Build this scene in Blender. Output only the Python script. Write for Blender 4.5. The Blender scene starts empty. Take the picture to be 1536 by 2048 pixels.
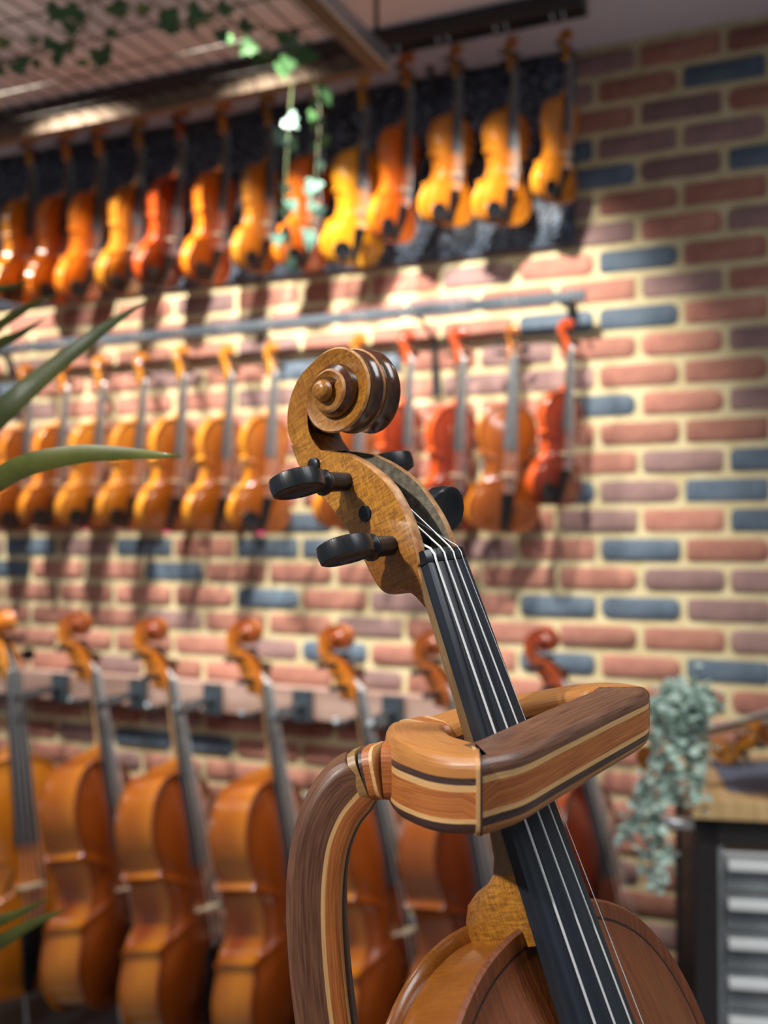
import bpy, math, random
import numpy as np
from mathutils import Vector, Matrix
random.seed(7)
S = bpy.context.scene
C = S.collection
# ------------------------------------------------------------------ camera
F = 2100.0; CX, CY = 768.0, 1024.0
PHI = math.atan(F/4768.0); PITCH = math.atan(46/F); H = 1.45; D = 2.732
fw = Vector((-math.sin(PHI)*math.cos(PITCH), math.cos(PHI)*math.cos(PITCH), math.sin(PITCH)))
rt = Vector((math.cos(PHI), math.sin(PHI), 0)); up = rt.cross(fw)
CAM = Vector((0, 0, H))
cd = bpy.data.cameras.new('camera'); cam = bpy.data.objects.new('camera', cd); C.objects.link(cam)
cam.matrix_world = Matrix(((rt.x, up.x, -fw.x, 0), (rt.y, up.y, -fw.y, 0), (rt.z, up.z, -fw.z, H), (0, 0, 0, 1)))
cd.sensor_fit = 'AUTO'; cd.sensor_width = 36; cd.lens = F/2048*36; cd.clip_start = .02; cd.clip_end = 30
cd.dof.use_dof = True; cd.dof.focus_distance = .41; cd.dof.aperture_fstop = 8.5
S.camera = cam
# ------------------------------------------------------------------ world, lights, exposure
w = bpy.data.worlds.new('world'); S.world = w; w.use_nodes = True
w.node_tree.nodes['Background'].inputs[0].default_value = (.80, .88, 1, 1)
w.node_tree.nodes['Background'].inputs[1].default_value = .17
S.view_settings.view_transform = 'Standard'; S.view_settings.look = 'None'
S.view_settings.exposure = 0.0; S.view_settings.gamma = 1; S.view_settings.use_curve_mapping = False
def lamp(kind, loc, target, energy, col=(1, .93, .82), size=.05, angle=60, blend=.4, sy=None):
    l = bpy.data.lights.new('ceiling_spot', kind); l.energy = energy; l.color = col
    if kind == 'SPOT':
        l.spot_size = math.radians(angle); l.spot_blend = blend; l.shadow_soft_size = size
    else:
        l.shape = 'RECTANGLE'; l.size = size; l.size_y = sy or size
    o = bpy.data.objects.new('ceiling_spot' if kind == 'SPOT' else 'ceiling_panel_light', l); C.objects.link(o)
    o.location = loc; o.rotation_euler = (Vector(target)-Vector(loc)).to_track_quat('-Z', 'Y').to_euler()
    return o
for lx, tx, tz, en, an in ((-2.85, -2.60, 1.62, 185, 78), (-1.95, -1.72, 1.62, 185, 78), (-1.32, -1.22, 1.66, 125, 72), (-.76, -.90, 1.72, 150, 66)):
    lamp('SPOT', (lx, 1.86, 2.69), (tx, 2.7, tz), en, angle=an, size=.024, blend=.7)
lamp('SPOT', (.35, -.25, 2.70), (-.02, .40, 1.40), 9, angle=40, size=.03, blend=.5, col=(1, .95, .88))
lamp('SPOT', (-1.05, -1.25, 2.55), (-.10, .42, 1.42), 185, angle=26, size=.035, blend=.5, col=(1, .95, .88))
lamp('AREA', (.9, .6, 2.70), (.9, .6, 0), 27, col=(.95, .97, 1), size=1.4, sy=.7)
lamp('AREA', (-1.4, .1, 2.70), (-1.4, .1, 0), 22, col=(.95, .97, 1), size=1.4, sy=.7)

lamp('SPOT', (.55, 1.05, 2.70), (0, 2.25, .95), 75, angle=56, size=.03, blend=.9)
# ------------------------------------------------------------------ pixel helpers
def ray(px, py):
    return (fw + rt*((px-CX)/F) - up*((py-CY)/F))
def onY(px, py, off=0.0):
    d = ray(px, py); return CAM + d*((D-off)/d.y)
def onZ(px, py, z):
    d = ray(px, py); return CAM + d*((z-H)/d.z)
def atd(px, py, dep):
    return CAM + ray(px, py)*dep
def camp(x, y, z):           # camera millimetres -> world
    return CAM + rt*(x/1000) - up*(y/1000) + fw*(z/1000)
# ------------------------------------------------------------------ object helpers
def tag(o, label=None, cat=None, group=None, kind=None):
    if label: o['label'] = label
    if cat: o['category'] = cat
    if group: o['group'] = group
    if kind: o['kind'] = kind
    return o
def empty(name, label, cat, mat=None, loc=None, group=None):
    o = bpy.data.objects.new(name, None); C.objects.link(o); o.empty_display_size = .02
    if mat is not None: o.matrix_world = mat
    if loc is not None: o.location = loc
    return tag(o, label, cat, group)
def link(name, me, parent=None, mats=None):
    o = bpy.data.objects.new(name, me); C.objects.link(o)
    if parent: o.parent = parent
    if mats: setmats(o, mats)
    return o
def setmats(o, mats):
    for i, m in enumerate(mats):
        if i < len(o.material_slots):
            o.material_slots[i].link = 'OBJECT'; o.material_slots[i].material = m
def local(parent, o):        # o was built in world coordinates; keep it there under the parent
    o.parent = parent; o.matrix_parent_inverse = parent.matrix_world.inverted(); return o
class MB:
    def __init__(s): s.v = []; s.f = []; s.m = []; s.uv = []; s.sm = []
    def add(s, vs, fs, m=0, uvs=None, smooth=True, xf=None):
        b = len(s.v)
        if xf is not None: vs = [xf @ Vector(v) for v in vs]
        s.v += [tuple(v) for v in vs]
        for i, f in enumerate(fs):
            s.f.append([b+k for k in f]); s.m.append(m if isinstance(m, int) else m[i]); s.sm.append(smooth)
        s.uv += list(uvs) if uvs else [(v[0], v[1]) for v in vs]
    def mesh(s, name, mats, sharp=40, scale=1.0):
        me = bpy.data.meshes.new(name)
        me.from_pydata([(a*scale, b*scale, c*scale) for a, b, c in s.v], [], s.f)
        for m in mats: me.materials.append(m)
        me.polygons.foreach_set('material_index', s.m); me.polygons.foreach_set('use_smooth', s.sm)
        uv = me.uv_layers.new(name='UVMap'); li = np.zeros(len(me.loops), dtype=np.int32)
        me.loops.foreach_get('vertex_index', li)
        uv.data.foreach_set('uv', np.array(s.uv, dtype=np.float32)[li].ravel())
        me.validate(); me.update()
        import bmesh
        bm = bmesh.new(); bm.from_mesh(me); bmesh.ops.recalc_face_normals(bm, faces=bm.faces)
        lim = math.radians(sharp)
        for e in bm.edges:
            if len(e.link_faces) == 2:
                e.smooth = e.calc_face_angle(0) < lim
        bm.to_mesh(me); bm.free()
        return me
    def box(s, a, b, m=0, xf=None):
        x0, y0, z0 = a; x1, y1, z1 = b
        vs = [(x0,y0,z0),(x1,y0,z0),(x1,y1,z0),(x0,y1,z0),(x0,y0,z1),(x1,y0,z1),(x1,y1,z1),(x0,y1,z1)]
        s.add(vs, [(0,3,2,1),(4,5,6,7),(0,1,5,4),(1,2,6,5),(2,3,7,6),(3,0,4,7)], m, smooth=False, xf=xf)
    def sweep(s, secs, m=0, closed=True, cap=True, u0=0, xf=None, loop=False):
        """secs: list of rings (same count). m int or list per ring edge"""
        n = len(secs[0]); vs = []; uvs = []; u = u0; fs = []; ms = []
        for i, r in enumerate(secs):
            if i: u += (Vector(r[0])-Vector(secs[i-1][0])).length
            v = 0
            for j, p in enumerate(r):
                if j: v += (Vector(p)-Vector(r[j-1])).length
                vs.append(p); uvs.append((u, v))
        k = n if closed else n-1
        tot = len(secs) if loop else len(secs)-1
        for i in range(tot):
            i2 = (i+1) % len(secs)
            for j in range(k):
                j2 = (j+1) % n
                fs.append((i*n+j, i*n+j2, i2*n+j2, i2*n+j)); ms.append(m if isinstance(m, int) else m[j])
        if cap and closed and not loop:
            fs.append(tuple(range(n))[::-1]); fs.append(tuple((len(secs)-1)*n+j for j in range(n)))
            mm = m if isinstance(m, int) else m[0]; ms += [mm, mm]
        s.add(vs, fs, ms, uvs, xf=xf)
    def tube(s, pts, r, n=8, m=0, cap=True):
        pts = [Vector(p) for p in pts]; secs = []
        rr = r if isinstance(r, (list, tuple)) else [r]*len(pts)
        t0 = (pts[1]-pts[0]).normalized(); a = Vector((0, 0, 1)) if abs(t0.z) < .9 else Vector((1, 0, 0))
        nrm = (a-t0*a.dot(t0)).normalized()
        for i, p in enumerate(pts):
            t = (pts[min(i+1, len(pts)-1)]-pts[max(i-1, 0)]).normalized()
            nrm = (nrm-t*nrm.dot(t)).normalized(); b = t.cross(nrm)
            secs.append([tuple(p+(nrm*math.cos(2*math.pi*k/n)+b*math.sin(2*math.pi*k/n))*rr[i]) for k in range(n)])
        s.sweep(secs, m, cap=cap)
def cr(pts, n=6, closed=False):     # catmull-rom through points (numpy rows)
    P = [np.array(p, float) for p in pts]; out = []; L = len(P)
    rng = range(L) if closed else range(L-1)
    for i in rng:
        g = (lambda k: P[k % L]) if closed else (lambda k: P[min(max(k, 0), L-1)])
        a, b, c, d = g(i-1), g(i), g(i+1), g(i+2)
        for k in range(n):
            t = k/n
            out.append(.5*((2*b)+(-a+c)*t+(2*a-5*b+4*c-d)*t*t+(-a+3*b-3*c+d)*t**3))
    if not closed: out.append(P[-1])
    return out
# ------------------------------------------------------------------ materials
def mat(name, col, rough=.5, metal=0, spec=.5, coat=0, c2=None, nscale=(1, 1, 1), freq=30, detail=4, lo=.35, hi=.65,
        uv=False, bump=0, bfreq=None, trans=0, coatr=.08, c3=None, bmul=(1, 1, 1), objrand=0):
    m = bpy.data.materials.new(name); m.use_nodes = True; nt = m.node_tree; N = nt.nodes; Lk = nt.links
    b = N['Principled BSDF']; b.inputs['Base Color'].default_value = (*col, 1); b.inputs['Roughness'].default_value = rough
    b.inputs['Metallic'].default_value = metal; b.inputs['Specular IOR Level'].default_value = spec
    b.inputs['Coat Weight'].default_value = coat; b.inputs['Coat Roughness'].default_value = coatr
    b.inputs['Transmission Weight'].default_value = trans
    tc = N.new('ShaderNodeTexCoord')
    def mapped(sc):
        mp = N.new('ShaderNodeMapping'); mp.inputs['Scale'].default_value = sc
        Lk.new(tc.outputs['UV' if uv else 'Object'], mp.inputs['Vector']); return mp
    if c2:
        mp = mapped(nscale); no = N.new('ShaderNodeTexNoise'); no.inputs['Scale'].default_value = freq; no.inputs['Detail'].default_value = detail
        Lk.new(mp.outputs[0], no.inputs['Vector'])
        r = N.new('ShaderNodeValToRGB'); r.color_ramp.elements[0].position = lo; r.color_ramp.elements[1].position = hi
        r.color_ramp.elements[0].color = (*col, 1); r.color_ramp.elements[1].color = (*c2, 1)
        if c3:
            e = r.color_ramp.elements.new((lo+hi)/2); e.color = (*c3, 1)
        Lk.new(no.outputs['Fac'], r.inputs['Fac'])
        out = r.outputs['Color']
        if objrand:
            oi = N.new('ShaderNodeObjectInfo'); hsv = N.new('ShaderNodeHueSaturation')
            mr = N.new('ShaderNodeMapRange'); mr.inputs['To Min'].default_value = 1-objrand; mr.inputs['To Max'].default_value = 1+objrand
            Lk.new(oi.outputs['Random'], mr.inputs['Value']); Lk.new(mr.outputs[0], hsv.inputs['Value']); Lk.new(out, hsv.inputs['Color']); out = hsv.outputs['Color']
        Lk.new(out, b.inputs['Base Color'])
    if bump:
        mp = mapped(bmul); no = N.new('ShaderNodeTexNoise'); no.inputs['Scale'].default_value = bfreq or freq; no.inputs['Detail'].default_value = 5
        Lk.new(mp.outputs[0], no.inputs['Vector'])
        bp = N.new('ShaderNodeBump'); bp.inputs['Strength'].default_value = bump; bp.inputs['Distance'].default_value = .002
        Lk.new(no.outputs['Fac'], bp.inputs['Height']); Lk.new(bp.outputs[0], b.inputs['Normal'])
    return m
def flamed(name, ca, cb, cc, rough=.35, coat=.5, stripe=260, sdir=(0, 1, 0), spots=.5):
    """old varnished maple: fine flame stripes, large blotches, small pores"""
    m = bpy.data.materials.new(name); m.use_nodes = True; nt = m.node_tree; N = nt.nodes; Lk = nt.links
    b = N['Principled BSDF']; tc = N.new('ShaderNodeTexCoord')
    def noise(sc, f, det=4):
        mp = N.new('ShaderNodeMapping'); mp.inputs['Scale'].default_value = sc; Lk.new(tc.outputs['Object'], mp.inputs[0])
        n = N.new('ShaderNodeTexNoise'); n.inputs['Scale'].default_value = f; n.inputs['Detail'].default_value = det; Lk.new(mp.outputs[0], n.inputs[0]); return n
    big = noise((1, 1, 1), 22, 3); fine = noise((1, 1, .16), stripe*1.6, 3)
    cross = noise((1, .13, 1), stripe*2.2, 3)
    ad = N.new('ShaderNodeMath'); ad.operation = 'MULTIPLY_ADD'; ad.inputs[1].default_value = .55; Lk.new(fine.outputs['Fac'], ad.inputs[0]); 
    ml = N.new('ShaderNodeMath'); ml.operation = 'MULTIPLY'; ml.inputs[1].default_value = .45; Lk.new(cross.outputs['Fac'], ml.inputs[0]); Lk.new(ml.outputs[0], ad.inputs[2])
    r1 = N.new('ShaderNodeValToRGB'); r1.color_ramp.elements[0].position = .38; r1.color_ramp.elements[1].position = .60
    r1.color_ramp.elements[0].color = (*ca, 1); r1.color_ramp.elements[1].color = (*cb, 1); Lk.new(ad.outputs[0], r1.inputs[0])
    r2 = N.new('ShaderNodeValToRGB'); r2.color_ramp.elements[0].position = .42; r2.color_ramp.elements[1].position = .68; Lk.new(big.outputs['Fac'], r2.inputs[0])
    sc = N.new('ShaderNodeMath'); sc.operation = 'MULTIPLY'; sc.inputs[1].default_value = spots; Lk.new(r2.outputs['Color'], sc.inputs[0])
    mx = N.new('ShaderNodeMix'); mx.data_type = 'RGBA'; Lk.new(sc.outputs[0], mx.inputs['Factor']); Lk.new(r1.outputs[0], mx.inputs['A']); mx.inputs['B'].default_value = (*cc, 1)
    Lk.new(mx.outputs['Result'], b.inputs['Base Color'])
    b.inputs['Roughness'].default_value = rough; b.inputs['Coat Weight'].default_value = coat; b.inputs['Coat Roughness'].default_value = .15
    bp = N.new('ShaderNodeBump'); bp.inputs['Strength'].default_value = .12; bp.inputs['Distance'].default_value = .0006
    Lk.new(ad.outputs[0], bp.inputs['Height']); Lk.new(bp.outputs[0], b.inputs['Normal'])
    return m
M = {}
M['mortar'] = mat('mortar', (.50, .42, .235), .95, c2=(.62, .54, .33), freq=18, bump=.5, bfreq=120)
M['brick_red'] = mat('brick_red', (.30, .125, .095), .9, c2=(.40, .185, .135), freq=22, bump=.5, bfreq=90, objrand=.22)
M['brick_purple'] = mat('brick_purple', (.19, .115, .115), .85, c2=(.29, .18, .165), freq=14, bump=.5, bfreq=90, objrand=.2)
M['brick_blue'] = mat('brick_blue', (.045, .075, .115), .7, c2=(.11, .15, .20), freq=11, bump=.5, bfreq=90, objrand=.25)
M['ceiling'] = mat('ceiling_plaster', (.76, .78, .88), .9, c2=(.80, .82, .91), freq=3)
M['floor'] = mat('floor_vinyl', (.36, .33, .32), .5, c2=(.44, .40, .39), freq=6)
M['black_metal'] = mat('black_metal', (.012, .013, .016), .35, metal=.0, spec=.6)
M['grey_metal'] = mat('grey_blue_metal', (.06, .08, .10), .35, metal=.3)
M['chrome'] = mat('chrome', (.82, .83, .85), .22, metal=.7)
M['taupe'] = mat('taupe_paint', (.12, .082, .055), .85, c2=(.15, .105, .072), freq=12)
M['steel'] = mat('silver_steel', (.42, .47, .52), .32, metal=.7)
M['wire'] = mat('dark_wire', (.025, .022, .02), .8, spec=.1)
M['plank'] = mat('weathered_plank', (.27, .17, .14), .7, c2=(.42, .29, .25), freq=7, nscale=(.4, 1, 3), bump=.3, bfreq=60)
M['ebony'] = mat('ebony', (.006, .007, .009), .33, c2=(.014, .016, .02), freq=60, nscale=(1, .05, 1), spec=.5, bump=.15, bfreq=300, bmul=(1, .06, 1))
M['board'] = mat('ebony_fingerboard', (.010, .014, .021), .42, c2=(.020, .026, .036), freq=170, nscale=(1, .04, 1), spec=.45, bump=.1, bfreq=500, bmul=(1, .04, 1))
M['bg_neck'] = mat('pale_bare_neck', (.36, .20, .085), .5, c2=(.48, .29, .14), freq=30)
M['board_bg'] = mat('satin_fingerboard', (.03, .036, .045), .30, spec=.7, coat=.35, coatr=.25)
M['string'] = mat('steel_string', (.88, .90, .90), .38, metal=.45)
M['cork'] = mat('pale_maple_bridge', (.62, .52, .36), .5)
M['wornneck'] = mat('bare_neck_wood', (.15, .085, .035), .5, c2=(.30, .19, .09), freq=120, nscale=(1, .2, 1), detail=8, bump=.15, bfreq=300)
M['fg'] = flamed('old_golden_varnish', (.23, .085, .010), (.52, .225, .028), (.18, .052, .006), rough=.36, coat=.35, spots=.65, stripe=620)
M['fgdark'] = flamed('dark_brown_varnish', (.055, .016, .004), (.11, .035, .008), (.03, .008, .003), rough=.25, coat=.7, spots=.6)
M['fgedge'] = mat('worn_light_edge', (.30, .11, .03), .45, c2=(.55, .30, .12), freq=160)
M['fginner'] = mat('raw_pegbox_inside', (.10, .085, .06), .8, c2=(.22, .19, .14), freq=300, detail=8, bump=.3, bfreq=600)
M['fgrib'] = flamed('old_rib_varnish', (.26, .085, .01), (.36, .13, .018), (.20, .055, .008), rough=.28, coat=.6, spots=.7, stripe=500)
M['fgtop'] = mat('spruce_top_varnish', (.125, .032, .008), .42, coat=.25, c2=(.19, .052, .012), freq=150, nscale=(4, .03, 1), bump=.25, bfreq=900, bmul=(1, .02, 1))
M['purfling'] = mat('purfling', (.03, .012, .006), .5)
def varnish(name, a, b): return mat(name, a, .22, spec=.55, coat=1.0, coatr=.06, c2=b, freq=9, nscale=(1, .5, 1), detail=3)
VAR = {
 'amber': (varnish('amber_top', (.52, .155, .008), (.70, .25, .014)), varnish('amber_rib', (.58, .17, .010), (.78, .33, .02))),
 'yellow': (varnish('yellow_top', (.80, .34, .012), (.90, .46, .02)), varnish('yellow_rib', (.80, .32, .012), (.90, .44, .02))),
 'orange': (varnish('orange_top', (.58, .10, .006), (.74, .17, .010)), varnish('orange_rib', (.72, .15, .008), (.88, .26, .012))),
 'red': (varnish('red_top', (.17, .018, .005), (.26, .032, .007)), varnish('red_rib', (.42, .045, .006), (.58, .09, .010))),
 'brown': (varnish('brown_top', (.42, .13, .012), (.55, .20, .02)), varnish('brown_rib', (.40, .14, .012), (.56, .22, .016))),
 'chestnut': (varnish('chestnut_top', (.19, .045, .006), (.29, .075, .010)), varnish('chestnut_rib', (.42, .12, .008), (.60, .21, .014))),
 'cello': (varnish('cello_top', (.20, .038, .005), (.30, .065, .008)), varnish('cello_rib', (.23, .038, .004), (.58, .20, .012))),
 'deep': (varnish('deep_top', (.10, .018, .005), (.15, .028, .006)), varnish('deep_rib', (.20, .045, .006), (.30, .08, .01))),
 'tawny': (varnish('tawny_top', (.24, .058, .005), (.34, .10, .008)), varnish('tawny_rib', (.50, .17, .012), (.70, .30, .02))),
 'cherry': (varnish('cherry_top', (.12, .018, .008), (.18, .028, .01)), varnish('cherry_rib', (.20, .028, .008), (.32, .06, .012))),
}
M['walnut'] = mat('walnut', (.075, .028, .014), .42, uv=True, c2=(.17, .075, .038), freq=420, nscale=(.12, 2.2, 1), detail=6, bump=.12, bfreq=420, bmul=(.1, 2.5, 1), coat=.12, coatr=.3)
M['maple'] = mat('pale_maple', (.54, .30, .11), .42, uv=True, c2=(.64, .38, .16), freq=420, nscale=(.12, 2, 1), bump=.12, bfreq=420, bmul=(.1, 2.5, 1), coat=.12, coatr=.3)
M['mahogany'] = mat('mahogany', (.27, .072, .016), .42, uv=True, c2=(.45, .15, .034), freq=420, nscale=(.10, 2.5, 1), detail=6, bump=.12, bfreq=420, bmul=(.1, 2.5, 1), coat=.12, coatr=.3)
M['cherrywood'] = mat('golden_cherry', (.36, .135, .028), .42, uv=True, c2=(.50, .21, .05), freq=420, nscale=(.1, 2.2, 1), detail=6, bump=.12, bfreq=420, bmul=(.1, 2.5, 1), coat=.12, coatr=.3)
M['wenge'] = mat('wenge', (.03, .014, .012), .4, uv=True, c2=(.07, .035, .03), freq=420, nscale=(.1, 2.2, 1), bump=.12, bfreq=420, bmul=(.1, 2.5, 1), coat=.12, coatr=.3)
M['olivewood'] = mat('olive_wood', (.22, .12, .035), .4, uv=True, c2=(.32, .18, .06), freq=420, nscale=(.12, 2, 1), coat=.12)
# ------------------------------------------------------------------ setting
def struct(name, mb, mats):
    o = link(name, mb.mesh(name, mats)); o['kind'] = 'structure'; return o
CEIL = H+1.287
mb = MB(); mb.box((-5, -2.5, -.1), (2.2, D+.3, 0)); struct('floor', mb, [M['floor']])
mb = MB(); mb.box((-5, -2.5, CEIL), (2.2, D+.3, CEIL+.1)); struct('ceiling', mb, [M['ceiling']])
mb = MB(); mb.box((-5, D, 0), (2.2, D+.3, CEIL)); wall = struct('wall_back', mb, [M['mortar']])
# bricks: stretcher bond, rows counted downward from the ceiling; joints follow the measured spacing
def jointX(k): return -.378+.2145*k-.0008*k*k
def brick_mesh(wd, name, seed, hh=.0555):
    rnd = random.Random(seed); mb = MB(); c = .012+rnd.random()*.006; e = .0035; x = wd/2; z = hh/2
    def ring(ins, y):
        pts = []
        for sx, sz in ((1, 1), (-1, 1), (-1, -1), (1, -1)):
            cx, cz = sx*(x-ins), sz*(z-ins); cc = c*(.5+rnd.random()*.8)
            a = (cx, y, cz-sz*cc); m_ = (cx-sx*cc*.3, y, cz-sz*cc*.3); b = (cx-sx*cc, y, cz)
            pts += [a, m_, b] if sx*sz > 0 else [b, m_, a]
        return pts
    rnd2 = rnd.getstate(); A = ring(0, .002); rnd.setstate(rnd2); B = ring(0, -.003); rnd.setstate(rnd2); Cc = ring(e, -.006)
    mb.sweep([A, B, Cc], cap=True)
    me = mb.mesh(name, [M['brick_red']]); return me
BW = .213-.010
bmesh_var = [brick_mesh(1.0*BW*1.0, 'brick', s) for s in range(6)]
spec = {}   # brick colours read off the photograph: pixel centre -> kind
blue_px = [(1440,140),(1219,345),(1510,318),(1276,510),(1120,640),(1284,626),(1500,920),(1165,985),(1450,980),(1500,1040),(1288,1100),
           (1165,1208),(1288,1214),(1150,1323),(1450,1340),(540,1095),(660,1100),(625,1045),(540,1197),(670,1298),(290,1477),(435,1500),
           (62,1090),(10,1140),(768,722),(1110,345),(980,860),(30,760),(600,760),(1000,950),(690,1600)]
purple_px = [(1340,205),(1450,235),(1350,268),(1345,320),(950,766),(1110,760),(1200,1040),(1375,1155),(1420,1210),(1480,1275),(1500,800),(1180,1325),(740,1190),(880,580),(240,930),(380,1250)]
rows = range(-1, 39); brk = []
for n in rows:
    zc = H+(17-n)*.075-.0375
    for k in range(-14, 12):
        kk = k if n % 2 else k+.5
        a, b = jointX(kk-1), jointX(kk)
        brk.append([n, k, a, b, zc])
def brick_at(px, py):
    p = onY(px, py)
    return min(range(len(brk)), key=lambda i: (abs((brk[i][2]+brk[i][3])/2-p.x)*.35+abs(brk[i][4]-p.z)))
for p in blue_px: spec[brick_at(*p)] = 'brick_blue'
for p in purple_px: spec.setdefault(brick_at(*p), 'brick_purple')
def project(p):
    d = p-CAM; z = d.dot(fw); return CX+F*d.dot(rt)/z, CY-F*d.dot(up)/z, z
vis = []
for i, (n, k, a, b, zc) in enumerate(brk):
    x, y, z = project(Vector(((a+b)/2, D, zc)))
    inside = -60 < x < 1620 and -20 < y < 2080 and zc < CEIL
    behind_cloth = (x < 1150 and zc > 2.25) or zc > CEIL-.02
    cluttered = y > 1500 and x < 1120
    vis.append((0 if (inside and not behind_cloth and not cluttered) else 1, z, i))
vis.sort(); single = set(i for f_, z, i in vis if f_ == 0); single = set([i for f_, z, i in vis if f_ == 0][:300])
rest = MB(); rnd = random.Random(3)
for i, (n, k, a, b, zc) in enumerate(brk):
    kind = spec.get(i) or rnd.choices(['brick_red', 'brick_purple', 'brick_blue'], (.80, .17, .03))[0]
    hgt = .0555
    if zc+hgt/2 > CEIL:
        if zc-hgt/2 > CEIL-.01: continue
    x, y, z = project(Vector(((a+b)/2, D, zc)))
    wd = b-a-.0155; cx = (a+b)/2+rnd.uniform(-.0015, .0015)
    if i in single:
        o = link('brick', rnd.choice(bmesh_var), wall, [M[kind]])
        o.location = (cx, D, zc); o.scale = (wd/BW, rnd.uniform(.7, 1.25), 1)
    elif zc > 0.03 and x > -900 and x < 2600:
        me = bmesh_var[n % 6]; zz = zc
        vs = [(v.co.x*wd/BW+cx, v.co.y+D, min(v.co.z+zc, CEIL)) for v in me.vertices]
        rest.add(vs, [tuple(p.vertices) for p in me.polygons], ['brick_red', 'brick_purple', 'brick_blue'].index(kind))
o = link('brick_field', rest.mesh('brick_field', [M['brick_red'], M['brick_purple'], M['brick_blue']]), wall); o['kind'] = 'stuff'

# ------------------------------------------------------------------ black damask panel behind the upper row
m = bpy.data.materials.new('black_damask'); m.use_nodes = True; nt = m.node_tree; N = nt.nodes; Lk = nt.links
b = N['Principled BSDF']; tc = N.new('ShaderNodeTexCoord'); mp = N.new('ShaderNodeMapping'); mp.inputs['Scale'].default_value = (1, 1, 1)
Lk.new(tc.outputs['Object'], mp.inputs[0])
no = N.new('ShaderNodeTexNoise'); no.inputs['Scale'].default_value = 9; no.inputs['Detail'].default_value = 1; no.inputs['Distortion'].default_value = 3.2
Lk.new(mp.outputs[0], no.inputs[0])
wv = N.new('ShaderNodeMath'); wv.operation = 'MULTIPLY'; wv.inputs[1].default_value = 44; Lk.new(no.outputs['Fac'], wv.inputs[0])
sn = N.new('ShaderNodeMath'); sn.operation = 'SINE'; Lk.new(wv.outputs[0], sn.inputs[0])
r = N.new('ShaderNodeValToRGB'); r.color_ramp.elements[0].position = .30; r.color_ramp.elements[1].position = .50
r.color_ramp.elements[0].color = (.006, .008, .013, 1); r.color_ramp.elements[1].color = (.15, .20, .28, 1)
Lk.new(sn.outputs[0], r.inputs[0]); Lk.new(r.outputs[0], b.inputs['Base Color']); b.inputs['Roughness'].default_value = .55
M['damask'] = m
xr = onY(1152, 400).x; zb = onY(1150, 492).z
mb = MB(); nx, nz = 60, 6
mbv = []; fs = []
for i in range(nx+1):
    for j in range(nz+1):
        mbv.append((-4.4+(xr+4.4)*i/nx, D-.012-.004*math.sin(i*1.9+j*.7)-(.010 if j == 0 else 0), zb+(CEIL-.005-zb)*j/nz))
for i in range(nx):
    for j in range(nz):
        a = i*(nz+1)+j; fs.append((a, a+nz+1, a+nz+2, a+1))
mb.add(mbv, fs)
o = link('fabric_panel', mb.mesh('fabric_panel', [M['damask']])); sd = o.modifiers.new('thick', 'SOLIDIFY'); sd.thickness = .004; sd.offset = 1
tag(o, 'black damask fabric panel on the brick wall behind the upper violins', 'fabric panel')
# ------------------------------------------------------------------ rails
def rail(name, label, X1, y0, y1, z0, z1, mt, cat='rail'):
    mb = MB(); mb.box((-4.4, y0, z0), (X1, y1, z1)); t = link(name, mb.mesh(name, [mt])); tag(t, label, cat)
    bv = t.modifiers.new('b', 'BEVEL'); bv.width = .003; bv.segments = 2; return t
xe = onY(1171, 20, .29).x
r1 = rail('hanging_rail', 'black hanging rail fixed under the ceiling above the upper row of violins', xe, D-.32, D-.26, CEIL-.047, CEIL-.001, M['black_metal'])
zm = onY(1170, 590, .10).z; xe2 = onY(1171, 590, .10).x
r2 = rail('hanging_rail', 'slim blue grey hanging rail across the brick wall above the middle row of violins', xe2, D-.105, D-.09, zm-.014, zm+.014, M['grey_metal'])
for xx in (-3.6, -2.6, -1.6, xe2-.06):
    mb = MB(); mb.box((xx-.012, D-.092, zm-.012), (xx+.012, D+.002, zm+.012)); o = link('wall_bracket', mb.mesh('wall_bracket', [M['grey_metal']])); local(r2, o)
zw = H-.487; xe3 = onY(1112, 1430, .05).x
plank = rail('wooden_rail', 'weathered pinkish brown wooden plank fixed along the wall behind the cello necks', xe3, D-.06, D-.004, zw-.042, zw+.046, M['plank'], 'rail')
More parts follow.
